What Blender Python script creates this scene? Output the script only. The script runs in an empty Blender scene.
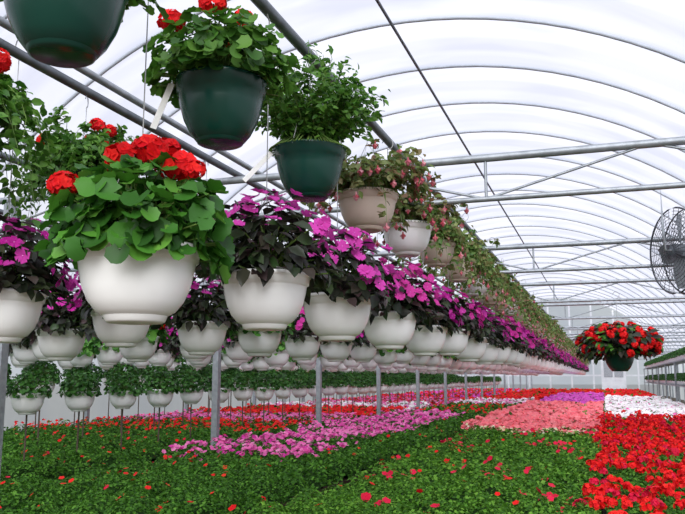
import bpy, math, numpy as np
from mathutils import Matrix, Vector
R=np.random.default_rng(7)
sc=bpy.context.scene
COL=sc.collection
CZ=1.05
Y0=4.70; SP=3.42
# ---------------------------------------------------------------- materials
MATS={}
def nt(name):
    m=bpy.data.materials.new(name); m.use_nodes=True
    t=m.node_tree; t.nodes.clear()
    o=t.nodes.new('ShaderNodeOutputMaterial')
    MATS[name]=m
    return m,t,o
def rgb(h):
    h=h.lstrip('#'); c=[int(h[i:i+2],16)/255 for i in (0,2,4)]
    return tuple((x/12.92 if x<=.04045 else ((x+.055)/1.055)**2.4) for x in c)+(1,)
def leafmat(name,cols,rough=.5,transl=.3,spec=.4):
    m,t,o=nt(name)
    g=t.nodes.new('ShaderNodeNewGeometry')
    r=t.nodes.new('ShaderNodeValToRGB')
    cr=r.color_ramp
    cr.elements[0].color=rgb(cols[0]); cr.elements[1].color=rgb(cols[-1])
    for i,c in enumerate(cols[1:-1]):
        e=cr.elements.new((i+1)/(len(cols)-1)); e.color=rgb(c)
    t.links.new(g.outputs['Random Per Island'],r.inputs[0])
    p=t.nodes.new('ShaderNodeBsdfPrincipled')
    p.inputs['Roughness'].default_value=rough
    p.inputs['Specular IOR Level'].default_value=spec
    tr=t.nodes.new('ShaderNodeBsdfTranslucent')
    mx=t.nodes.new('ShaderNodeMixShader'); mx.inputs[0].default_value=transl
    t.links.new(r.outputs[0],p.inputs['Base Color']); t.links.new(r.outputs[0],tr.inputs[0])
    t.links.new(p.outputs[0],mx.inputs[1]); t.links.new(tr.outputs[0],mx.inputs[2])
    t.links.new(mx.outputs[0],o.inputs[0])
def solid(name,c1,c2=None,rough=.5,metal=0,scale=8,spec=.5,bump=0):
    m,t,o=nt(name)
    p=t.nodes.new('ShaderNodeBsdfPrincipled')
    p.inputs['Roughness'].default_value=rough; p.inputs['Metallic'].default_value=metal
    p.inputs['Specular IOR Level'].default_value=spec
    tc=t.nodes.new('ShaderNodeTexCoord')
    n=t.nodes.new('ShaderNodeTexNoise'); n.inputs['Scale'].default_value=scale; n.inputs['Detail'].default_value=5
    t.links.new(tc.outputs['Object'],n.inputs['Vector'])
    r=t.nodes.new('ShaderNodeValToRGB')
    r.color_ramp.elements[0].position=.3; r.color_ramp.elements[1].position=.7
    r.color_ramp.elements[0].color=rgb(c1); r.color_ramp.elements[1].color=rgb(c2 or c1)
    t.links.new(n.outputs[0],r.inputs[0]); t.links.new(r.outputs[0],p.inputs['Base Color'])
    if bump:
        b=t.nodes.new('ShaderNodeBump'); b.inputs['Strength'].default_value=bump
        t.links.new(n.outputs[0],b.inputs['Height']); t.links.new(b.outputs[0],p.inputs['Normal'])
    t.links.new(p.outputs[0],o.inputs[0])
leafmat('geranium_leaf',['#224c14','#346a1e','#488428','#649c3a'],.5,.28)
leafmat('dark_leaf',['#1a2618','#2a2a25','#2c3a24','#443034','#36522a'],.35,.2)
leafmat('small_leaf',['#2e5a1c','#497a26','#68963a','#3a6a22'],.5,.35)
leafmat('fuchsia_leaf',['#50682a','#6f8440','#76583c','#86905a','#446a28'],.5,.35)
leafmat('trail_leaf',['#46702c','#648a3c','#7e7048','#8ca05c','#4c782e'],.5,.35)
leafmat('bed_leaf',['#30581a','#44741f','#588c2a','#76a63c'],.6,.3,.2)
leafmat('bed_leaf_dark',['#2a501a','#3c6a20','#4e8228','#669a36'],.6,.3,.2)
leafmat('green_pot_leaf',['#234a1a','#346624','#4a8030','#2c5a20'],.5,.25)
leafmat('red',['#c80812','#e4141a','#f42c24','#d40a20'],.6,.2,.2)
leafmat('crimson',['#cc1038','#e01c48','#c0082c'],.6,.2,.2)
leafmat('magenta',['#b81a90','#cc30a4','#dc50b8','#a01480'],.6,.3,.15)
leafmat('hotpink',['#d02c98','#e048ac','#bc2484'],.6,.3,.15)
leafmat('pink',['#e850a8','#f478bc','#fa98cc','#dc409c'],.6,.3,.2)
leafmat('coral',['#f87c84','#fa9498','#fa7480','#f48c98'],.6,.25,.2)
leafmat('orchid',['#d850c0','#e470cc','#cc44b0'],.6,.25,.2)
leafmat('white_petal',['#f4f0ec','#ffffff','#f0e0e4'],.6,.3,.2)
leafmat('cream_petal',['#e8dca8','#f2ead0','#e8b890'],.6,.3,.2)
leafmat('fuchsia_bloom',['#c04858','#d87880','#e0a0a8','#a83048'],.6,.3,.2)
leafmat('stem',['#5a7a34','#6e8a40'],.6,0)
leafmat('bloom_center',['#e890d8','#d870c8'],.6,0)
solid('white_pot','#fdfdfc','#fafaf9',.22,0,5,.5)
solid('tan_pot','#dccabc','#d2beae',.35,0,5,.5)
solid('green_pot','#0e3a32','#124238',.25,0,4,.5)
solid('soil','#241a12','#3a2a1c',.95,0,40,.2,.4)
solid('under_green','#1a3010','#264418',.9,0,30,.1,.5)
solid('galv','#8a9094','#a4aaae',.45,.5,20,.5)
solid('galv_dark','#5c6266','#747a80',.5,.5,20,.5)
solid('rib_metal','#aeb4ba','#bec4ca',.6,.0,10,.3)
solid('wire','#b8bab8','#a0a2a0',.5,.3,10)
solid('tag_white','#f8f8f4','#f0f0ec',.5,0,10)
solid('fan_dark','#4a4c52','#5a5c62',.5,.4,10)
solid('gravel','#4a4238','#6a6052',.95,0,30,.2,.5)
solid('white_frame','#d8dcde','#c8ccd0',.5,0,4)
solid('stake','#5a4a3c','#4a4038',.7,0,10)
def film(name,tint,fac=.55,lo=.9,bands=False):
    m,t,o=nt(name)
    N=t.nodes.new; L=t.links.new
    tc=N('ShaderNodeTexCoord'); mp=N('ShaderNodeMapping')
    mp.inputs['Scale'].default_value=(.45,1.3,.45)
    n=N('ShaderNodeTexNoise'); n.inputs['Scale'].default_value=.9; n.inputs['Detail'].default_value=3; n.inputs['Distortion'].default_value=.5
    L(tc.outputs['Object'],mp.inputs[0]); L(mp.outputs[0],n.inputs['Vector'])
    r=N('ShaderNodeValToRGB'); r.color_ramp.elements[0].position=.35; r.color_ramp.elements[1].position=.62
    a=rgb(tint); r.color_ramp.elements[0].color=(a[0]*lo,a[1]*(lo+.01),a[2]*(lo+.05),1); r.color_ramp.elements[1].color=a
    L(n.outputs[0],r.inputs[0]); out=r.outputs[0]
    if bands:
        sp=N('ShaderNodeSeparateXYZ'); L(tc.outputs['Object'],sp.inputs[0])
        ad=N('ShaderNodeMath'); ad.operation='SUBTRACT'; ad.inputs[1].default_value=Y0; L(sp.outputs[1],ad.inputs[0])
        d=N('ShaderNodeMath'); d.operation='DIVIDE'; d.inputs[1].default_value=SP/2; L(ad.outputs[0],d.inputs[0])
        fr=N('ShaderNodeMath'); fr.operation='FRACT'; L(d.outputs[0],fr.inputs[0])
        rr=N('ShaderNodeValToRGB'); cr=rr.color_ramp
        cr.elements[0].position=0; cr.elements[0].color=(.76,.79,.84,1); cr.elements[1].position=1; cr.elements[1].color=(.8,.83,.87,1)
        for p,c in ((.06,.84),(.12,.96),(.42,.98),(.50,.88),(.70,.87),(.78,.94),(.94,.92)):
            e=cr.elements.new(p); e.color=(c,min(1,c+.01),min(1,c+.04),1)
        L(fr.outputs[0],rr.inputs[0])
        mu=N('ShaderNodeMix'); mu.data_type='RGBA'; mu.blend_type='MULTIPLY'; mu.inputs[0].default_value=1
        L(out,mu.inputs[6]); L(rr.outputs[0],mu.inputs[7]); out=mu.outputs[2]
    tp=N('ShaderNodeBsdfTransparent'); tr=N('ShaderNodeBsdfTranslucent')
    L(out,tp.inputs[0]); L(out,tr.inputs[0])
    mx=N('ShaderNodeMixShader'); mx.inputs[0].default_value=1-fac
    L(tp.outputs[0],mx.inputs[1]); L(tr.outputs[0],mx.inputs[2])
    L(mx.outputs[0],o.inputs[0])
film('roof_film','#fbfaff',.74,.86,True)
film('wall_film','#dfe6e8',.3)
# ---------------------------------------------------------------- mesh tools
class Acc:
    def __init__(s): s.V=[];s.F=[];s.n=0
    def add(s,v,f,mat,smooth=False):
        v=np.asarray(v,float); f=np.asarray(f,int)
        s.V.append(v); s.F.append((f+s.n,mat,smooth)); s.n+=len(v)
    def inst(s,t,M,T,mat=None,smooth=None):
        tv,tf=t; k=len(T)
        if k==0: return
        v=np.einsum('kij,nj->kni',M,tv)+T[:,None,:]
        f=tf[None]+ (np.arange(k)*len(tv))[:,None,None]
        s.add(v.reshape(-1,3),f.reshape(-1,tf.shape[1]),mat,bool(smooth))
    def merge(s,o,M=None):
        v=np.concatenate(o.V)
        if M is not None:
            M=np.array(M); v=v@M[:3,:3].T+M[:3,3]
        s.V.append(v)
        for f,m,sm in o.F: s.F.append((f+s.n,m,sm))
        s.n+=len(v)
    def mesh(s,name):
        me=bpy.data.meshes.new(name)
        V=np.concatenate(s.V); me.vertices.add(len(V)); me.vertices.foreach_set('co',V.astype(np.float32).ravel())
        loops=np.concatenate([f.ravel() for f,_,_ in s.F])
        tot=np.concatenate([np.full(len(f),f.shape[1]) for f,_,_ in s.F])
        st=np.concatenate([[0],np.cumsum(tot)[:-1]])
        names=[]; mi=[];sm=[]
        for f,m,q in s.F:
            if m not in names: names.append(m); me.materials.append(MATS[m])
            mi.append(np.full(len(f),names.index(m))); sm.append(np.full(len(f),q))
        me.loops.add(len(loops)); me.loops.foreach_set('vertex_index',loops.astype(np.int32))
        me.polygons.add(len(tot)); me.polygons.foreach_set('loop_start',st.astype(np.int32))
        try: me.polygons.foreach_set('loop_total',tot.astype(np.int32))
        except Exception: pass
        me.polygons.foreach_set('material_index',np.concatenate(mi).astype(np.int32))
        me.polygons.foreach_set('use_smooth',np.concatenate(sm).astype(bool))
        me.update(calc_edges=True); me.validate()
        return me
def lathe(a,prof,mat,seg=36,c=(0,0,0)):
    an=np.linspace(0,2*math.pi,seg,endpoint=False)
    v=[(c[0]+r*math.cos(t),c[1]+r*math.sin(t),c[2]+z) for r,z in prof for t in an]
    f=[(i*seg+j,i*seg+(j+1)%seg,(i+1)*seg+(j+1)%seg,(i+1)*seg+j) for i in range(len(prof)-1) for j in range(seg)]
    a.add(v,f,mat,True)
def tube(a,pts,r,mat,seg=6,smooth=True):
    pts=np.asarray(pts,float); n=len(pts)
    rr=np.full(n,r) if np.isscalar(r) else np.asarray(r)
    tg=np.gradient(pts,axis=0); tg/=np.linalg.norm(tg,axis=1)[:,None]+1e-9
    ref=np.array([0,0,1.]) if abs(tg[0][2])<.9 else np.array([1.,0,0])
    v=[]
    for i in range(n):
        x=np.cross(tg[i],ref); x/=np.linalg.norm(x)+1e-9; y=np.cross(tg[i],x)
        for j in range(seg):
            t=2*math.pi*j/seg; v.append(pts[i]+rr[i]*(x*math.cos(t)+y*math.sin(t)))
    f=[(i*seg+j,i*seg+(j+1)%seg,(i+1)*seg+(j+1)%seg,(i+1)*seg+j) for i in range(n-1) for j in range(seg)]
    a.add(v,f,mat,smooth)
def box(a,x0,x1,y0,y1,z0,z1,mat):
    v=[(x,y,z) for z in (z0,z1) for y in (y0,y1) for x in (x0,x1)]
    f=[(0,2,3,1),(4,5,7,6),(0,1,5,4),(2,6,7,3),(0,4,6,2),(1,3,7,5)]
    a.add(v,f,mat)
LEAF_LO=(np.array([(0,0,0),(.36,.45,.1),(0,1,-.05),(-.36,.45,.1)]),np.array([(0,1,2,3)]))
def mkleaf():
    ts=[0,.3,.65,1]; w=[.03,.3,.26,.01]; v=[]
    for t,q in zip(ts,w):
        z=-.18*t*t
        v+=[(-q,t,z+.35*q),(0,t,z),(q,t,z+.35*q)]
    f=[]
    for i in range(3):
        for j in range(2): f.append((i*3+j,i*3+j+1,i*3+j+4,i*3+j+3))
    return np.array(v),np.array(f)
LEAF=mkleaf()
def mkround(n=16):
    v=[(0,.08,-.06)]
    for i in range(n):
        t=2*math.pi*i/n-math.pi/2+.001
        r=.5*(1+ (.06 if i%2 else -.04))
        if i==0: r=.18
        v.append((r*math.cos(t)*1.1,.08+r*math.sin(t)+.3,.1*math.cos(2*t)*.9+.06*(i%2)))
    v=np.array(v); v[0]=(0,.12,-.1)
    f=[(0,1+i,1+(i+1)%n,1+(i+2)%n) for i in range(0,n,2)]
    return v,np.array(f)
ROUND=mkround(); ROUND8=mkround(8)
def mkflower():
    v=[(0,0,0)];f=[]
    for k in range(5):
        t0=2*math.pi*k/5; z0=.04*(k%2)
        def P(dt,r,z):
            v.append((r*math.cos(t0+dt),r*math.sin(t0+dt),z+z0)); return len(v)-1
        a=P(-.7,.6,.16);b=P(-.45,1.0,.3 if k%2 else .12);m=P(0,.93,.22);d=P(.45,1.0,.1 if k%2 else .28);e=P(.7,.6,.1)
        f+=[(0,a,b,m),(0,m,d,e)]
    return np.array(v),np.array(f)
FLOWER=mkflower()
def mkfl_lo():
    v=[(0,0,0)];f=[]
    for k in range(5):
        t=2*math.pi*k/5
        i=len(v)
        v+=[(.85*math.cos(t-.66),.85*math.sin(t-.66),.1),(1.02*math.cos(t),1.02*math.sin(t),.15),(.85*math.cos(t+.66),.85*math.sin(t+.66),.05)]
        f.append((0,i,i+1,i+2))
    return np.array(v),np.array(f)
FL_LO=mkfl_lo()
PETAL=(np.array([(0,-.5,0),(.55,.0,.1),(0,.6,-.05),(-.55,.0,.1)]),np.array([(0,1,2,3)]))
def norm(v): return v/(np.linalg.norm(v,axis=-1,keepdims=True)+1e-9)
def orient(N,D,S):
    N=norm(N); D=norm(D-(D*N).sum(1,keepdims=True)*N); X=np.cross(D,N)
    S=np.asarray(S)
    if S.ndim==0: S=np.full(len(N),float(S))
    return np.stack([X,D,N],axis=2)*S[:,None,None]
def rnd(n,s=1.): return R.normal(0,s,(n,3))
def sphdirs(n,e0,e1):
    el=np.arcsin(R.uniform(math.sin(math.radians(e0)),math.sin(math.radians(e1)),n)); az=R.uniform(0,2*math.pi,n)
    return np.stack([np.cos(el)*np.cos(az),np.cos(el)*np.sin(az),np.sin(el)],1)
# ---------------------------------------------------------------- blooms
def impatiens_bloom(mat,s=.029,hi=True):
    a=Acc(); t=FLOWER if hi else FL_LO
    a.add(t[0]*s,t[1],mat)
    v=np.array([(.1,0,.1),(0,.1,.1),(-.1,0,.1),(0,-.1,.1)])*s
    a.add(v,[(0,1,2,3)],'bloom_center')
    return a
def geranium_head(mat='red',r=.042,n=38):
    a=Acc(); d=sphdirs(n,-50,90)
    a.inst(FL_LO,orient(d+rnd(n,.15),rnd(n),R.uniform(.36,.46,n)*r),d*r*np.array([1,1,.8]),mat)
    d=sphdirs(14,-50,90)
    a.inst(FL_LO,orient(d+rnd(14,.3),rnd(14),np.full(14,.4*r)),d*r*.6,mat)
    return a
# ---------------------------------------------------------------- pots
PM={'w':'white_pot','t':'tan_pot','g':'green_pot'}
def pot(kind):
    a=Acc(); m=PM[kind]
    if kind=='g':
        lathe(a,[(.0,.0),(.07,.0),(.085,.006),(.104,.03),(.126,.075),(.14,.125),(.145,.165),(.152,.17),(.155,.2),(.158,.206),(.156,.212),(.148,.21),(.14,.18)],m)
    else:
        lathe(a,[(.0,.024),(.07,.024),(.084,.027),(.103,.038),(.124,.064),(.139,.098),(.149,.138),(.153,.164),(.155,.168),(.161,.171),(.164,.192),(.166,.195),(.170,.198),(.171,.203),(.170,.209),(.166,.212),(.154,.21),(.147,.18)],m,44)
    return a
def saucer(kind):
    a=Acc(); z=-.004 if kind=='g' else .012
    lathe(a,[(0,z-.004),(.07,z-.004),(.078,z),(.084,z+.016),(.086,z+.02),(.083,z+.021),(.076,z+.009),(0,z+.007)],PM[kind])
    return a
def soil():
    a=Acc(); lathe(a,[(0,.196),(.07,.195),(.147,.188)],'soil',24); return a
def hanger(rail_h,join=.30):
    a=Acc()
    for k in range(3):
        t=2*math.pi*k/3+.4
        x,y=.155*math.cos(t),.155*math.sin(t)
        tube(a,[(x,y,.2),(x*.55,y*.55,.2+join*.6),(0,0,.2+join)],.0018,'wire',4)
    if rail_h>.2+join+.03:
        tube(a,[(0,0,.2+join),(0,0,rail_h-.03)],.0022,'wire',4)
    hp=[(0,0,rail_h-.06)]+[(.032*math.cos(t),0,rail_h+.034*math.sin(t)) for t in np.linspace(-math.pi*.5,math.pi*.95,9)]
    tube(a,hp,.003,'wire',4)
    return a
# ---------------------------------------------------------------- foliages : origin = pot base; rim z .21
def keepout(P,zl=.225,rm=.180):
    rad=np.linalg.norm(P[:,:2],axis=1); low=P[:,2]<zl
    push=np.where(low&(rad<rm),rm/np.maximum(rad,.01),1); P[:,:2]*=push[:,None]
    return P
def fol_geranium(seed,rx=.235,h=.22,n=190,size=.068,stems=[],mat='geranium_leaf',e0=-25,tmpl=None,hole=.5,zc=.245):
    global R; R=np.random.default_rng(seed)
    a=Acc(); d=sphdirs(n,e0,88); rr=R.uniform(hole,1.08 if hole<.7 else 1.,n)
    P=d*rr[:,None]*np.array([rx,rx,h]); P[:,2]+=zc
    P=keepout(P)
    N=d*.8+np.array([0,0,.6])+rnd(n,.36); D=d*np.array([1,1,-.2])+rnd(n,.4)
    S=R.uniform(.6,1.3,n)*size
    a.inst(tmpl or ROUND,orient(N,D,S),P,mat,True)
    for i in range(0,n,5): tube(a,[(P[i,0]*.15,P[i,1]*.15,.2),P[i]*np.array([.6,.6,.8])+np.array([0,0,.04]),P[i]],.0025,'stem',4)
    for p in stems: tube(a,[(p[0]*.2,p[1]*.2,.2),(p[0]*.6,p[1]*.6,.2+(p[2]-.2)*.6),p],.003,'stem',4)
    return a
def fol_lance(seed,rx=.25,h=.24,n=420,size=.078,mat='dark_leaf',e0=-14,zc=.25,hole=.4):
    global R; R=np.random.default_rng(seed)
    a=Acc(); d=sphdirs(n,e0,88); rr=R.uniform(hole,1.0,n)*(1+.1*np.sin(3*np.arctan2(d[:,1],d[:,0])+seed))
    P=d*rr[:,None]*np.array([rx,rx,h]); P[:,2]+=zc
    P=keepout(P)
    N=d*.5+np.array([0,0,.8])+rnd(n,.35); D=d*np.array([1,1,.3])+rnd(n,.4)
    a.inst(LEAF,orient(N,D,R.uniform(.7,1.2,n)*size),P,mat,True)
    for i in range(0,n,9): tube(a,[(P[i,0]*.15,P[i,1]*.15,.2),P[i]*np.array([.6,.6,.8])+np.array([0,0,.04]),P[i]],.003,'stem',4)
    return a
def bloom_pos(seed,n,rx,h,e0=0,e1=88,zc=.25,face=.6):
    g=np.random.default_rng(seed+99); out=[]
    for i in range(n):
        el=math.asin(g.uniform(math.sin(math.radians(e0)),math.sin(math.radians(e1)))); az=2*math.pi*(i*.618+g.uniform(0,.15))
        d=Vector((math.cos(el)*math.cos(az),math.cos(el)*math.sin(az),math.sin(el)))
        q=g.uniform(.9,1.1)
        p=Vector((d.x*rx*q,d.y*rx*q,d.z*h*q+zc))
        nn=(d+Vector((0,0,.2))+Vector(g.normal(0,.38,3))).normalized()
        q=nn.to_track_quat('Z','Y').to_matrix().to_4x4()
        out.append(Matrix.Translation(p)@q@Matrix.Rotation(g.uniform(0,6),4,'Z')@Matrix.Scale(g.uniform(.75,1.2),4))
    return out
def fol_stems(seed,n=30,reach=.3,up=.3,droop=.4,leafs=.034,mat='fuchsia_leaf',per=14,spread=1.):
    global R; R=np.random.default_rng(seed)
    a=Acc(); LP=[];LD=[];LN=[];tips=[]
    for i in range(n):
        az=2*math.pi*(i*.618); o=np.array([math.cos(az),math.sin(az),0]); re=reach*R.uniform(.3,1.)*spread; u=up*R.uniform(.7,1.2); dr=droop*R.uniform(.6,1.2)*(re/reach)
        t=np.linspace(0,1,8)
        pts=np.array([o*.04+np.array([0,0,.2])+o*re*(1-(1-q)**1.4)+np.array([0,0,u*q-dr*q*q])+ (R.normal(0,.008,3) if q>0 else 0) for q in t])
        pts=keepout(pts,.22,.18)
        tube(a,pts,np.linspace(.0028,.0012,8),'stem',3)
        tips.append(pts[-1])
        for j in range(per):
            q=R.uniform(.12,1)*7; k=min(int(q),6); p=pts[k]+(pts[k+1]-pts[k])*(q-k)+R.normal(0,.012,3)
            LP.append(p); LD.append(norm(np.cross(pts[k+1]-pts[k],[0,0,1])[None])[0]*R.choice([-1,1])+norm((pts[k+1]-pts[k])[None])[0]*.7+R.normal(0,.4,3)); LN.append(np.array([0,0,.8])+o*.5+R.normal(0,.55,3))
    LP=keepout(np.array(LP),.215,.176)
    a.inst(LEAF,orient(np.array(LN),np.array(LD),R.uniform(.7,1.3,len(LP))*leafs),LP,mat,True)
    return a,tips
def fuchsia_bloom():
    a=Acc(); lathe(a,[(.0,0),(.004,-.004),(.005,-.018),(.012,-.03),(.006,-.045),(.0,-.048)],'fuchsia_bloom',6)
    for k in range(4):
        t=k*math.pi/2
        a.inst(PETAL,orient(np.array([[math.cos(t),math.sin(t),.6]]),np.array([[math.cos(t),math.sin(t),-.6]]),[.02]),np.array([[.011*math.cos(t),.011*math.sin(t),-.024]]),'fuchsia_bloom')
    return a
# ---------------------------------------------------------------- basket types
B_MAG=[impatiens_bloom('magenta'),impatiens_bloom('hotpink')]
R=np.random.default_rng(3); B_GER=geranium_head(); B_FU=fuchsia_bloom()
VR=Vector((.948,.317,0)); VD=Vector((-.317,.948,0))
def gpos(lst):
    out=[]
    for u,z,w,s in lst:
        p=VR*u+VD*w+Vector((0,0,.21+z)); out.append(Matrix.Translation(p)@Matrix.Rotation(u*37,4,'Z')@Matrix.Scale(s,4))
    return out
TYPES={}
def ptype(name,pk,fol,bloom,mats,label,bloomname,extra=None):
    TYPES[name]=dict(pk=pk,fol=fol,bloom=bloom,bm=mats,label=label,bn=bloomname,me={})
hp=gpos([(.02,.27,0,1.1),(-.05,.25,-.02,.95),(.06,.24,.06,.9),(-.185,.16,-.06,.9),(.115,.215,-.05,1.0),(.05,.30,.08,.8),(-.09,.24,.06,.7),(.155,.2,-.06,.7)])
ptype('ger_hero','w',fol_geranium(11,.215,.205,520,.056,[m.translation[:] for m in hp],e0=-20),B_GER,hp,'white hanging pot of bright red geraniums with scalloped green leaves','flower_head')
hp=gpos([(-.165,.20,-.06,1.0),(-.02,.25,-.09,1.0),(.0,.2,.12,.9),(.06,.28,.08,.8)])
ptype('ger_green','g',fol_geranium(12,.235,.205,600,.046,[m.translation[:] for m in hp],'small_leaf',-12),B_GER,hp,'dark green hanging pot of red geraniums with light green leaves','flower_head')
for k in range(2):
    hp=bloom_pos(40+k,9,.2,.23,10,80,.25)
    ptype('ger%d'%k,'w',fol_geranium(20+k,.22,.2,240,.06),B_GER,hp,'white hanging pot of green geraniums with small red flower heads','flower_head')
hp=bloom_pos(49,74,.36,.21,-30,88,.25)
fd=fol_lance(29,.37,.22,800,.085,'dark_leaf',-38); fd.merge(fol_lance(28,.36,.21,300,.08,'geranium_leaf',-30))
ptype('ger_dense','g',fd,B_GER,[m@Matrix.Scale(.8,4) for m in hp],'large round hanging pot covered in scarlet flowers and dark leaves','flower_head')
for k in range(5):
    bl=B_MAG[[0,0,1,0,1][k]]
    hp=bloom_pos(60+k,[74,92,98,90,94][k],.265,.25,[12,-4,2,-8,-4][k],84,.255)
    ptype('imp%d'%k,'w',fol_lance(30+k,n=560,size=.07,e0=-18),bl,hp,'white hanging pot of magenta impatiens with dark purplish leaves','blossom')
f,t=fol_stems(70,110,.29,.42,.2,.032,'small_leaf',38)
ptype('bushy','g',f,None,[],'dark green hanging pot with bushy upright fine green foliage','blossom')
for k in range(2):
    f,t=fol_stems(80+k,64,.37,.38,.46,.042,'fuchsia_leaf',32)
    hp=[Matrix.Translation(Vector(p)) for p in t]
    ptype('fu%d'%k,['t','w'][k],f,B_FU,hp,'beige hanging pot of trailing fuchsia with small dusky pink flowers','blossom')
for k in range(3):
    f,t=fol_stems(85+k,72,.36,.45,.74,.048,'trail_leaf' if k!=1 else 'fuchsia_leaf',28)
    hp=[Matrix.Translation(Vector(p)) for p in t[::2]]
    ptype('fut%d'%k,['t','w','t'][k],f,B_FU,hp,'hanging pot with loose trailing fuchsia foliage over the rim','blossom')
f,t=fol_stems(90,110,.36,.45,.8,.042,'small_leaf',38)
hp=bloom_pos(91,6,.24,.26,20,80,.25)
ptype('trail','g',f,B_GER,hp,'dark green hanging pot of dense trailing foliage with red flowers','flower_head')
for k in range(2):
    ptype('lowg%d'%k,'w',fol_geranium(95+k,.205,.20,420,.042,[],'green_pot_leaf',-14,ROUND8,.72,.225),None,[],'white pot of compact leafy green plants on a thin stake','blossom')
def getme(T,key,fn):
    if key not in T['me']: T['me'][key]=fn()
    return T['me'][key]
POT={k:pot(k).mesh('pot') for k in 'wtg'}; SAU={k:saucer(k).mesh('saucer') for k in 'wtg'}; SOIL=soil().mesh('potting_soil')
HANG={}
def link(name,data,loc=(0,0,0),parent=None,mat=None):
    o=bpy.data.objects.new(name,data); COL.objects.link(o)
    if parent: o.parent=parent
    if mat is not None: o.matrix_local=mat
    else: o.location=loc
    return o
def tag(o,label,cat,group=None,kind=None):
    o['label']=label; o['category']=cat
    if group: o['group']=group
    if kind: o['kind']=kind
def basket(tn,x,y,zbase,rail,rot,scale=1.,detail=2,pk=None,group=None,label=None,rows='hanging_basket',stake=False):
    T=TYPES[tn]; pk=pk or T['pk']
    hk=round(rail-zbase,2) if not stake else None
    if hk is not None and hk not in HANG:
        HANG[hk]=hanger(hk/scale,min(.30,hk-.25))
    M=Matrix.Translation((x,y,zbase))@Matrix.Rotation(rot,4,'Z')@Matrix.Diagonal((scale,scale,scale,1))
    if detail==0:
        def fn():
            a=Acc(); a.merge(pot(pk)); a.merge(saucer(pk)); a.merge(T['fol'])
            for m in T['bm']: a.merge(T['bloom'],m)
            if hk is not None: a.merge(HANG[hk])
            else: tube(a,[(0,0,.01),(0,0,-(zbase-.0)/scale)],.009,'stake',6)
            return a.mesh(rows)
        o=link(rows,getme(T,('all',pk,hk),fn)); o.matrix_world=M
    else:
        o=link(rows,None); o.empty_display_size=.1; o.matrix_world=M
        p=link('pot',POT[pk],parent=o); p['label']={'w':'white plastic pot','t':'beige plastic pot','g':'glossy dark green plastic pot'}[pk]
        link('saucer',SAU[pk],parent=o)
        link('potting_soil',SOIL,parent=o)
        link('foliage',getme(T,'fol',lambda:T['fol'].mesh('foliage')),parent=o)
        if T['bm']:
            if detail==2:
                bm=getme(T,'b1',lambda:T['bloom'].mesh(T['bn']))
                for m in T['bm']: link(T['bn'],bm,parent=o,mat=m)
            else:
                def fn():
                    a=Acc()
                    for m in T['bm']: a.merge(T['bloom'],m)
                    return a.mesh('blossoms')
                link('blossoms',getme(T,'ball',fn),parent=o)
        if hk is not None: link('wire_hanger',getme(T,('h',hk),lambda:HANG[hk].mesh('wire_hanger')),parent=o)
        else:
            def fn():
                a=Acc(); tube(a,[(0,0,.01),(0,0,-(zbase-.0)/scale)],.009,'stake',6); return a.mesh('stake')
            link('stake',getme(T,'stk',fn),parent=o)
    tag(o,label or T['label'],'hanging basket' if not stake else 'potted plant',group)
    return o
RAILZ=CZ+1.41; LOWB=CZ+.36-.21; UPB=CZ+.98-.21
g=np.random.default_rng(5)
END=50
TAGM=Acc(); box(TAGM,-.011,.011,-.0008,.0008,-.17,0,'tag_white'); TAGM=TAGM.mesh('plant_tag')
def ptag(o,u,w,z,ty):
    p=VR*u+VD*w; t=link('plant_tag',TAGM,(p.x,p.y,z),parent=o); t.rotation_euler=(0,ty,math.radians(18.5)); t['label']='white plastic plant tag'
ys=[1.77,2.60,3.42]+[4.35+.93*i for i in range(48)]
for i,y in enumerate(ys):
    if y>48: break
    tn='ger_hero' if i==0 else 'imp%d'%([0,1,2,3,4][(i-1)%5])
    o=basket(tn,-1.17,y,LOWB+([-.015,.015,.012][i] if i<3 else g.normal(0,.012)),RAILZ,0 if i==0 else g.uniform(0,6),1. if i<2 else (g.uniform(.98,1.08) if i<8 else g.uniform(1.08,1.18)),2 if y<4.5 else (1 if y<9 else 0),group='lower tier of baskets on the main rail')
ys=[1.46,2.22,3.05,3.92]+[4.82+.93*i for i in range(48)]
for i,y in enumerate(ys):
    if y>48: break
    tn=['ger_green','ger_green','bushy','fu0','fu1'][i] if i<5 else 'fut%d'%(i%3)
    pk='g' if i<3 else None
    o=basket(tn,-1.17 if i else -1.2,y,UPB+(.0 if i<5 else .03+g.normal(0,.015)),RAILZ,0 if i<3 else g.uniform(0,6),[1,.97,1.0][i] if i<3 else (1.0 if i<5 else g.uniform(.86,1.0)),2 if y<3 else (1 if y<9 else 0),pk=pk,group='upper tier of baskets on the main rail')
    if i==1: ptag(o,-.165,-.03,.20,.35)
    if i==2: ptag(o,-.165,-.03,.19,.75)
for i in range(52):
    y=2.62+.86*i
    if y>47: break
    tn='imp%d'%((i*2+1)%5) if i%4!=3 else 'ger%d'%(i%2)
    basket(tn,-2.38,y,LOWB+g.normal(0,.012),RAILZ,g.uniform(0,6),g.uniform(.95,1.05),1 if y<8 else 0,group='baskets on the second rail')
for i,y in enumerate([2.25,3.1,3.95]):
    basket('trail',-2.38,y,UPB+[.06,.05,.02][i],RAILZ,1.+i,[1.0,.88,.75][i],1,group='upper baskets on the second rail')
for (x,y0,n,gname) in ((-3.6,3.6,46,'baskets on the third rail'),(-4.85,5.0,32,'baskets on the fourth rail'),(-6.1,6.2,28,'baskets on the fifth rail'),(-7.3,7.5,24,'baskets on the sixth rail')):
    for i in range(n):
        y=y0+.95*i
        if y>45: break
        tn=['ger0','imp0','ger1','imp1','imp3'][i%5]
        basket(tn,x,y,LOWB-.02+g.normal(0,.012),RAILZ,g.uniform(0,6),g.uniform(.92,1.05),1 if y<6 else 0,group=gname)
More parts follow.
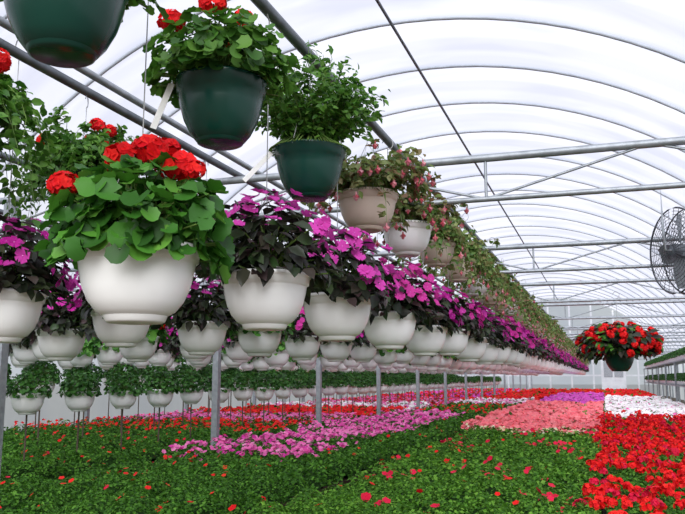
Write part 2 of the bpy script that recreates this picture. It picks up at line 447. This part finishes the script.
for (x,y0,n,sp,dz) in ((-4.95,5.1,46,.74,0),(-6.1,6.6,34,.80,.12),(-7.6,8.3,26,.85,.2)):
    for i in range(n):
        y=y0+sp*i
        basket('lowg%d'%(i%2),x,y,CZ-.17-.17+dz+g.normal(0,.008),0,g.uniform(0,6),g.uniform(.94,1.03),1 if (y<9 and x>-5.5) else 0,group='white pots on stakes',rows='potted_plant',stake=True)
basket('ger_dense',.2,11.4,CZ+.10,CZ+1.14,0,1.4,1,rows='hanging_basket')
# ---------------------------------------------------------------- structure
def rail(x,double=False):
    o=link('hanging_rail',None,(x,0,RAILZ)); tag(o,'long galvanized steel rail that carries hanging baskets','rail','basket rails')
    a=Acc(); tube(a,[(0,-1,0),(0,END-.1,0)],.024,'galv_dark',8); link('pipe',a.mesh('pipe'),parent=o)
    if double:
        a=Acc(); tube(a,[(0,-1,-.0),(0,END-.1,0)],.02,'galv',8); link('pipe',a.mesh('pipe'),(.0,0,.1),parent=o)
for x,d in ((-1.17,False),(-2.38,True),(-3.6,False),(-4.85,False),(-6.1,False),(-7.3,False)): rail(x,d)
AX,AZ,AR=-2.55,CZ-2.05,6.95; GZ=CZ+1.4; HW=math.sqrt(AR**2-(GZ-AZ)**2)
t0=math.asin((GZ-AZ)/AR)
def arc(n,r=AR): return [(AX+r*math.cos(t),AZ+r*math.sin(t)) for t in np.linspace(t0,math.pi-t0,n)]
a=Acc(); tube(a,[(x,0,z) for x,z in arc(40,AR-.035)],.024,'rib_metal',6); RIB=a.mesh('roof_rib')
for k in range(-2,27):
    y=Y0+SP/2*k
    if y<END-.2:
        o=link('roof_rib',RIB,(0,y,0)); tag(o,'curved galvanized steel roof hoop under plastic film','roof rib','roof ribs')
a=Acc(); tube(a,[(0,-2,0),(0,END-.1,0)],.024,'galv_dark',6)
o=link('roof_purlin',a.mesh('purlin'),(AX,0,AZ+AR-.085)); tag(o,'straight steel ridge pipe running under the roof hoops','purlin')
top=Acc(); tube(top,[(AX-HW,0,0),(AX+HW,0,0)],.026,'galv',8); TOP=top.mesh('top_chord')
bot=Acc(); tube(bot,[(AX-HW,0,0),(AX+HW,0,0)],.018,'galv',8); BOT=bot.mesh('bottom_chord')
web=Acc()
xs=np.linspace(AX-HW+.3,AX+HW-.3,13)
for i in range(12):
    p=(xs[i],0,0 if i%2 else -.26); q=(xs[i+1],0,-.26 if i%2 else 0); tube(web,[p,q],.009,'galv',5)
for x in xs[::4]: tube(web,[(x,0,-.26),(x,0,0)],.01,'galv',5)
WEB=web.mesh('web_braces')
for k in range(14):
    y=Y0+SP*k
    if y>END-.3: break
    o=link('roof_truss',None,(0,y,CZ+1.4-.052)); tag(o,'horizontal galvanized steel tie truss spanning the greenhouse','roof truss','roof trusses')
    link('top_chord',TOP,parent=o); link('bottom_chord',BOT,(0,0,-.26),parent=o); link('web_braces',WEB,parent=o)
def post(x,y,h,r,lab):
    key=('post',h,r)
    if key not in HANG:
        a=Acc(); box(a,-r,r,-r,r,0,h,'galv'); m1=a.mesh('shaft'); a=Acc(); box(a,-r*1.8,r*1.8,-r*1.8,r*1.8,0,.012,'galv'); HANG[key]=(m1,a.mesh('base_plate'))
    o=link('support_post',None,(x,y,0)); link('shaft',HANG[key][0],(0,0,.012),parent=o); link('base_plate',HANG[key][1],parent=o)
    tag(o,lab,'post','support posts')
for k in range(14):
    y=Y0+SP*k
    if y>END-.3: break
    post(-4.25,y,GZ-.08-.012,.036,'square galvanized steel post rising from the flower beds')
    for x in (AX+HW-.06,AX-HW+.06): post(x,y,GZ-.08-.012,.036,'square galvanized steel post along the side wall')
def struct(name,me,label=None):
    o=link(name,me); o['kind']='structure'; o['label']=label or name; o['category']=name.split('_')[0]; return o
ys=np.arange(-2.14,END+.01,SP/8); pr=arc(49); v=[];n=len(pr)
for j,y in enumerate(ys):
    s=-.04*abs(math.sin(math.pi*(y-Y0)/(SP/2)))
    for i,(x,z) in enumerate(pr):
        k=(AR-s)/AR; v.append((AX+(x-AX)*k,y,AZ+(z-AZ)*k))
f=[(j*n+i,j*n+i+1,(j+1)*n+i+1,(j+1)*n+i) for j in range(len(ys)-1) for i in range(n-1)]
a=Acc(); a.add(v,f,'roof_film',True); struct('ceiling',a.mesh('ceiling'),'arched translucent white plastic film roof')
for nm,x in (('wall_left',AX-HW-.03),('wall_right',AX+HW+.03)):
    a=Acc(); a.add([(x,-2.2,0),(x,END,0),(x,END,GZ),(x,-2.2,GZ)],[(0,1,2,3)],'wall_film'); struct(nm,a.mesh(nm),'translucent plastic side wall')
a=Acc(); pr=arc(25)
for i in range(24):
    a.add([(pr[i][0],END,pr[i][1]),(pr[i+1][0],END,pr[i+1][1]),(pr[i+1][0],END,0),(pr[i][0],END,0)],[(0,1,2,3)],'wall_film')
struct('wall_back',a.mesh('wall_back'),'translucent end wall of the greenhouse')
a=Acc()
for x in np.linspace(AX-HW+.3,AX+HW-.3,10):
    zt=AZ+math.sqrt(AR**2-(x-AX)**2)-.05; box(a,x-.05,x+.05,END-.12,END-.03,0,zt,'white_frame')
for z in (1.2,GZ,3.6): box(a,AX-HW+.3 if z<3 else AX-4.6,AX+HW-.3 if z<3 else AX+4.6,END-.1,END-.02,z-.05,z+.05,'white_frame')
struct('trim_1',a.mesh('trim_1'),'white end wall framing')
a=Acc(); box(a,-.2,1.2,END-.2,END-.13,0,2.2,'white_frame'); box(a,-.05,.45,END-.22,END-.2,1.1,2.0,'galv'); box(a,.55,1.05,END-.22,END-.2,1.1,2.0,'galv'); struct('door_1',a.mesh('door_1'),'white double door in the end wall')
a=Acc(); a.add([(-9.2,-3,0),(4.2,-3,0),(4.2,END+.5,0),(-9.2,END+.5,0)],[(0,1,2,3)],'gravel'); struct('floor',a.mesh('floor'),'dark gravel and soil floor')
a=Acc(); a.add([(-80,-60,-.06),(80,-60,-.06),(80,140,-.06),(-80,140,-.06)],[(0,1,2,3)],'gravel'); struct('ground',a.mesh('ground'),'bare ground outside the greenhouse')
# ---------------------------------------------------------------- beds
CAN=.37
LOD=[(2.6,5.5,5200,.025),(5.5,9,2600,.034),(9,14,1000,.05),(14,26,280,.09),(26,50,80,.15)]
FLOD=[(2.6,7,1,1.),(7,14,1,1.),(14,26,.5,1.45),(26,50,.2,2.3)]
CS=.29
def cell(x,y):
    j=np.floor(y/CS); xo=x/CS+.5*(j%2); i=np.floor(xo)
    h=np.abs(np.sin(i*127.1+j*311.7)*43758.5)%1
    jx=(h*7.3)%1-.5; jy=(h*13.7)%1-.5
    return (xo-i-.5)-.25*jx,(y/CS-j-.5)-.25*jy,h
def canopy(x,y):
    fx,fy,h=cell(x,y)
    return CAN-.34*(fx**2+fy**2)*.8+.06*(h-.5)+.025*np.sin(x*3.1+1)*np.cos(y*1.7)
def bed(x0,x1,y0,y1,leaf,fl,label,lscale=1.,el=1,er=1,spill=0):
    global R
    R=np.random.default_rng(int((x0+20)*100+y0*7))
    o=link('flower_bed',None,((x0+x1)/2,(y0+y1)/2,0)); cx,cy=(x0+x1)/2,(y0+y1)/2
    tag(o,label,'flower bed',None,'stuff')
    a=Acc(); box(a,x0+.01,x1-.01,y0+.01,y1-.01,0,.18,'soil'); link('growing_tray',a.mesh('growing_tray'),(-cx,-cy,0),parent=o)
    def edge(x):
        e=np.ones_like(x)
        if el: e=np.minimum(e,(x-x0)/.12)
        if er: e=np.minimum(e,(x1-x)/.12)
        return np.clip(e,0,1)
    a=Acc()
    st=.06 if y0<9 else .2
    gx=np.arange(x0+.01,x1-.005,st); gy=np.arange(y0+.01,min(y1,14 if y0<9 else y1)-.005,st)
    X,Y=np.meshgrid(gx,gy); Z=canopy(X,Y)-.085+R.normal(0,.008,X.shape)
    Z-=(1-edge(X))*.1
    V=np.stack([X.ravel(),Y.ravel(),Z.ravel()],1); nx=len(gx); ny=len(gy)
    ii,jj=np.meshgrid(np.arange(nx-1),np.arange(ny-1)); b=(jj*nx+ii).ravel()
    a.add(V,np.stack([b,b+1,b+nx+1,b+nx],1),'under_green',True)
    for (l0,l1,den,sz) in LOD:
        ya,yb=max(y0,l0),min(y1,l1)
        if yb<=ya: continue
        n=int((yb-ya)*(x1-x0)*den*lscale)
        mg=sz*.5
        x=R.uniform(x0+mg*.6,x1-mg*.6,n); y=R.uniform(ya+(mg if ya==y0 else 0),yb-(mg if yb==y1 else 0),n)
        k=x>-1.25*y-.6; x=x[k];y=y[k];n=len(x)
        z=canopy(x,y)-R.uniform(0,1,n)**1.6*.09
        z-= (1-edge(x))*.08
        P=np.stack([x,y,z],1)
        fx,fy,h=cell(x,y)
        out=np.stack([fx,fy,np.full(n,.1)],1)
        N=np.stack([fx*1.7,fy*1.7,np.full(n,.9)],1)+rnd(n,.33)
        a.inst(LEAF_LO,orient(N,out+rnd(n,.35),R.uniform(.7,1.3,n)*sz),P,leaf,False)
    c=link('leaves',a.mesh('leaves'),(-cx,-cy,0),parent=o); c['kind']='stuff'
    a=Acc()
    for (mat,den,size,typ) in fl:
        for (l0,l1,df,sf) in FLOD:
            ya,yb=max(y0,l0),min(y1,l1)
            if yb<=ya: continue
            n=int((yb-ya)*(x1-x0+spill)*den*df)
            mg=size*sf*.7
            x=R.uniform(x0+mg-spill,x1-mg,n); y=R.uniform(ya+mg,yb-mg,n)
            if spill: 
                lim=x0-spill*.5*(1+np.sin(y*2.9)*np.cos(y*1.3+1)); kk=x>lim; x=x[kk];y=y[kk]; n=len(x)
            if typ in('c','g'):
                fx,fy,h=cell(x,y)
                kk=(fx**2+fy**2+R.normal(0,.04,n))<(.12+.12*(h-.4) if typ=='c' else .15+.08*h); x=x[kk];y=y[kk];n=len(x)
            if typ=='k':
                kk=(np.sin(x*6.1+2.*y)+np.sin(y*4.7-x*3.3+2)+R.normal(0,.35,n))>.75; x=x[kk];y=y[kk]
            k=x>-1.25*y-.6; x=x[k];y=y[k];n=len(x)
            if n==0: continue
            z=canopy(x,y)+R.uniform(.0,.03,n)
            P=np.stack([x,y,z],1)
            if typ=='g':
                z=canopy(x,y)+R.uniform(.01,.08,n); P[:,2]=z
                m=16 if l1<=14 else 6
                for q in range(m):
                    d=sphdirs(n,-10,90); rr=size*sf
                    a.inst(FL_LO if (l1<=14) else PETAL,orient(d+rnd(n,.2),rnd(n),np.full(n,rr*(.45 if l1<=14 else 1.1))),P+d*rr*.85,mat)
            else:
                N=np.stack([R.normal(0,.45,n),R.normal(-.35,.45,n),np.ones(n)],1)
                a.inst(FL_LO,orient(N,rnd(n),R.uniform(.8,1.2,n)*size*sf),P,mat)
    if a.n:
        c=link('blossoms',a.mesh('blossoms'),(-cx,-cy,0),parent=o); c['kind']='stuff'
L1,L2='bed_leaf','bed_leaf_dark'
bed(-1.92,-.06,2.6,10.8,L1,[('red',5,.022,'f'),('crimson',46,.026,'k')],'low green bedding plants dotted with a few red blossoms',1.1,1,0)
bed(-1.92,-.06,10.82,11.5,L1,[('cream_petal',90,.022,'f'),('coral',60,.022,'f')],'strip of green bedding plants with cream blossoms',1,1,0)
bed(-2.02,-.06,11.52,23,L1,[('coral',560,.034,'f')],'dense carpet of coral pink flowers',.5,1,0,.08)
bed(-1.92,-.06,23.02,36,L1,[('orchid',480,.034,'f')],'dense carpet of orchid pink flowers',.5,1,0)
bed(-1.92,-.06,36.02,48.8,L1,[('red',420,.03,'f')],'dense carpet of scarlet flowers',.6,1,0)
bed(-.04,1.85,2.6,15,L2,[('red',110,.032,'g'),('crimson',22,.032,'g')],'bed of bright red geraniums in leafy clumps',1.1,0,1,.14)
bed(-.04,1.85,15.02,30,L1,[('white_petal',480,.034,'f'),('pink',40,.03,'f')],'bed of white flowers with a few pink blooms',.5,0,1)
bed(-.04,1.85,30.02,48.8,L1,[('red',420,.03,'f')],'long bed of scarlet flowers',.6,0,1)
bed(-2.6,-2.14,2.6,16,L2,[('red',7,.02,'f')],'narrow strip of green bedding plants beside a dark gap',1.1,0,1)
bed(-4.1,-2.62,2.6,6.6,L2,[('red',12,.02,'f'),('crimson',10,.024,'k')],'dark green bedding plants with scattered red blossoms',1.1,1,0)
bed(-4.1,-2.62,6.62,16,L2,[('pink',430,.024,'c'),('hotpink',110,.024,'c'),('pink',14,.024,'f')],'green bedding plants topped with bright pink flower clumps',1,1,0)
bed(-4.1,-2.12,16.02,22,L2,[('red',40,.024,'f')],'green bedding plants with a few red flowers')
bed(-4.1,-2.12,22.02,26,L2,[('white_petal',200,.03,'f'),('pink',140,.03,'f')],'bed of mixed white and pink flowers')
bed(-4.1,-2.12,26.02,48.8,L2,[('red',380,.03,'f')],'carpet of scarlet flowers under the baskets',.6)
bed(-8.4,-4.4,3.2,9.5,L2,[('red',12,.02,'f'),('crimson',10,.02,'k')],'green bedding plants with scattered red flowers beside the posts')
bed(-8.4,-4.4,9.52,12,L2,[('red',200,.024,'c')],'green bedding plants with clumps of red flowers')
bed(-8.4,-4.4,12.02,14.5,L2,[('pink',170,.028,'f'),('red',40,.024,'f')],'bed of mixed pink and red flowers')
bed(-8.4,-4.4,14.52,18,L2,[('red',260,.03,'f')],'bed of red flowers',.7)
bed(-8.4,-4.4,18.02,21,L2,[('white_petal',250,.03,'f'),('pink',160,.03,'f')],'bed of white and pink flowers',.7)
bed(-8.4,-4.4,21.02,27,L2,[('pink',160,.03,'f'),('red',120,.03,'f')],'bed of pink flowers with some red ones',.7)
bed(-8.4,-4.4,27.02,48.8,L2,[('red',250,.03,'f'),('orchid',120,.03,'f')],'bed of red and orchid pink flowers',.7)
# ---------------------------------------------------------------- rack with pots
RL=4.0
a=Acc(); box(a,-.22,.22,-RL/2+.03,RL/2-.03,-.03,0,'galv'); SH=a.mesh('shelf')
a=Acc(); box(a,-.02,.02,-.02,.02,0,1.55,'galv'); LG=a.mesh('leg')
for k in range(7):
    yc=20+RL*k
    o=link('plant_rack',None,(2.25,yc,0)); tag(o,'two-tier galvanized plant rack holding small potted plants','plant rack','plant racks')
    link('shelf',SH,(0,0,.83),parent=o); link('shelf',SH,(0,0,1.55),parent=o)
    for sx in (-.20,.20):
        for sy in (-1.9,1.9): link('leg',LG,(sx,sy,0),parent=o)
def smallpot():
    T=TYPES['lowg0']; a=Acc(); p=pot('w'); a.merge(p); a.merge(T['fol']); return a.mesh('potted_plant')
SPM=smallpot()
for k in range(7):
    for j in range(9):
        for z in (.83,1.55):
            o=link('potted_plant',SPM,(2.25,18.25+RL*k+.435*j,z)); o.scale=(.95,)*3; o.rotation_euler[2]=g.uniform(0,6); o.location.z=z-.0228
            tag(o,'small white pot of leafy green plants on a rack shelf','potted plant','potted plants on racks')
# ---------------------------------------------------------------- fan
fan=link('circulation_fan',None,(.73,7.75,CZ+1.17)); tag(fan,'round dark wire-guard circulation fan hung from a roof truss','fan')
fan.rotation_euler=(0,0,math.radians(-62))
rad=.40
a=Acc()
for yy in (-.09,.09):
    for r in np.linspace(.08,rad,11):
        y=yy*(1 if r<rad-.01 else .9)*(1.2-.35*(r/rad)); t=np.linspace(0,2*math.pi,41)
        tube(a,[(r*math.cos(q),y,r*math.sin(q)) for q in t],.003 if r<rad-.01 else .009,'fan_dark',4)
    for q in np.linspace(0,2*math.pi,30,endpoint=False):
        tube(a,[(.05*math.cos(q),yy*1.2,.05*math.sin(q)),(rad*math.cos(q),yy*.8,rad*math.sin(q))],.003,'fan_dark',4)
link('wire_guard',a.mesh('wire_guard'),parent=fan)
a=Acc(); 
v=[];f=[]
ns=6
for i in range(ns):
    r=.05+(.35-.05)*i/(ns-1); w=.05+.06*math.sin(math.pi*min(1,i/(ns-1)*.8+.1)); tw=math.radians(45-20*i/(ns-1))
    for s in (-1,0,1): v.append((r, s*w*math.sin(tw)*.6+(.01 if s==0 else 0), s*w*math.cos(tw)))
for i in range(ns-1):
    for j in range(2): f.append((i*3+j,i*3+j+1,(i+1)*3+j+1,(i+1)*3+j))
a.add(v,f,'galv',True); BL=a.mesh('blade')
for k in range(4): link('blade',BL,parent=fan,mat=Matrix.Rotation(k*math.pi/2,4,'Y'))
a=Acc(); lathe(a,[(0,-.1),(.05,-.1),(.065,-.08),(.065,.08),(.05,.1),(0,.1)],'galv_dark',16); c=link('motor',a.mesh('motor'),parent=fan); c.rotation_euler=(math.pi/2,0,0)
a=Acc(); tube(a,[(0,-.1,0),(0,-.16,0),(0,-.17,.2),(0,-.17,.62)],.012,'galv',6); tube(a,[(0,.1,0),(0,.16,0),(0,.17,.2),(0,.17,.62)],.012,'galv',6); tube(a,[(0,-.17,.62),(0,.17,.62)],.012,'galv',6)
link('mounting_bracket',a.mesh('mounting_bracket'),parent=fan)
# ---------------------------------------------------------------- light, world, camera
w=bpy.data.worlds.new('World'); sc.world=w; w.use_nodes=True
bg=w.node_tree.nodes['Background']; bg.inputs[0].default_value=(.92,.94,1.0,1); bg.inputs[1].default_value=1.04
s=bpy.data.lights.new('sun','SUN'); s.energy=4.4; s.angle=math.radians(60); s.color=(1,.985,.96)
so=bpy.data.objects.new('sun',s); COL.objects.link(so); so.rotation_euler=(math.radians(52),math.radians(18),0)
cam=bpy.data.cameras.new('cam'); cam.sensor_width=36; cam.lens=775/685*36; cam.clip_end=300
co=bpy.data.objects.new('cam',cam); COL.objects.link(co); co.location=(0,0,CZ)
co.rotation_euler=(math.radians(90+8.87),0,math.radians(18.5)); sc.camera=co
sc.view_settings.view_transform='Standard'; sc.view_settings.look='None'
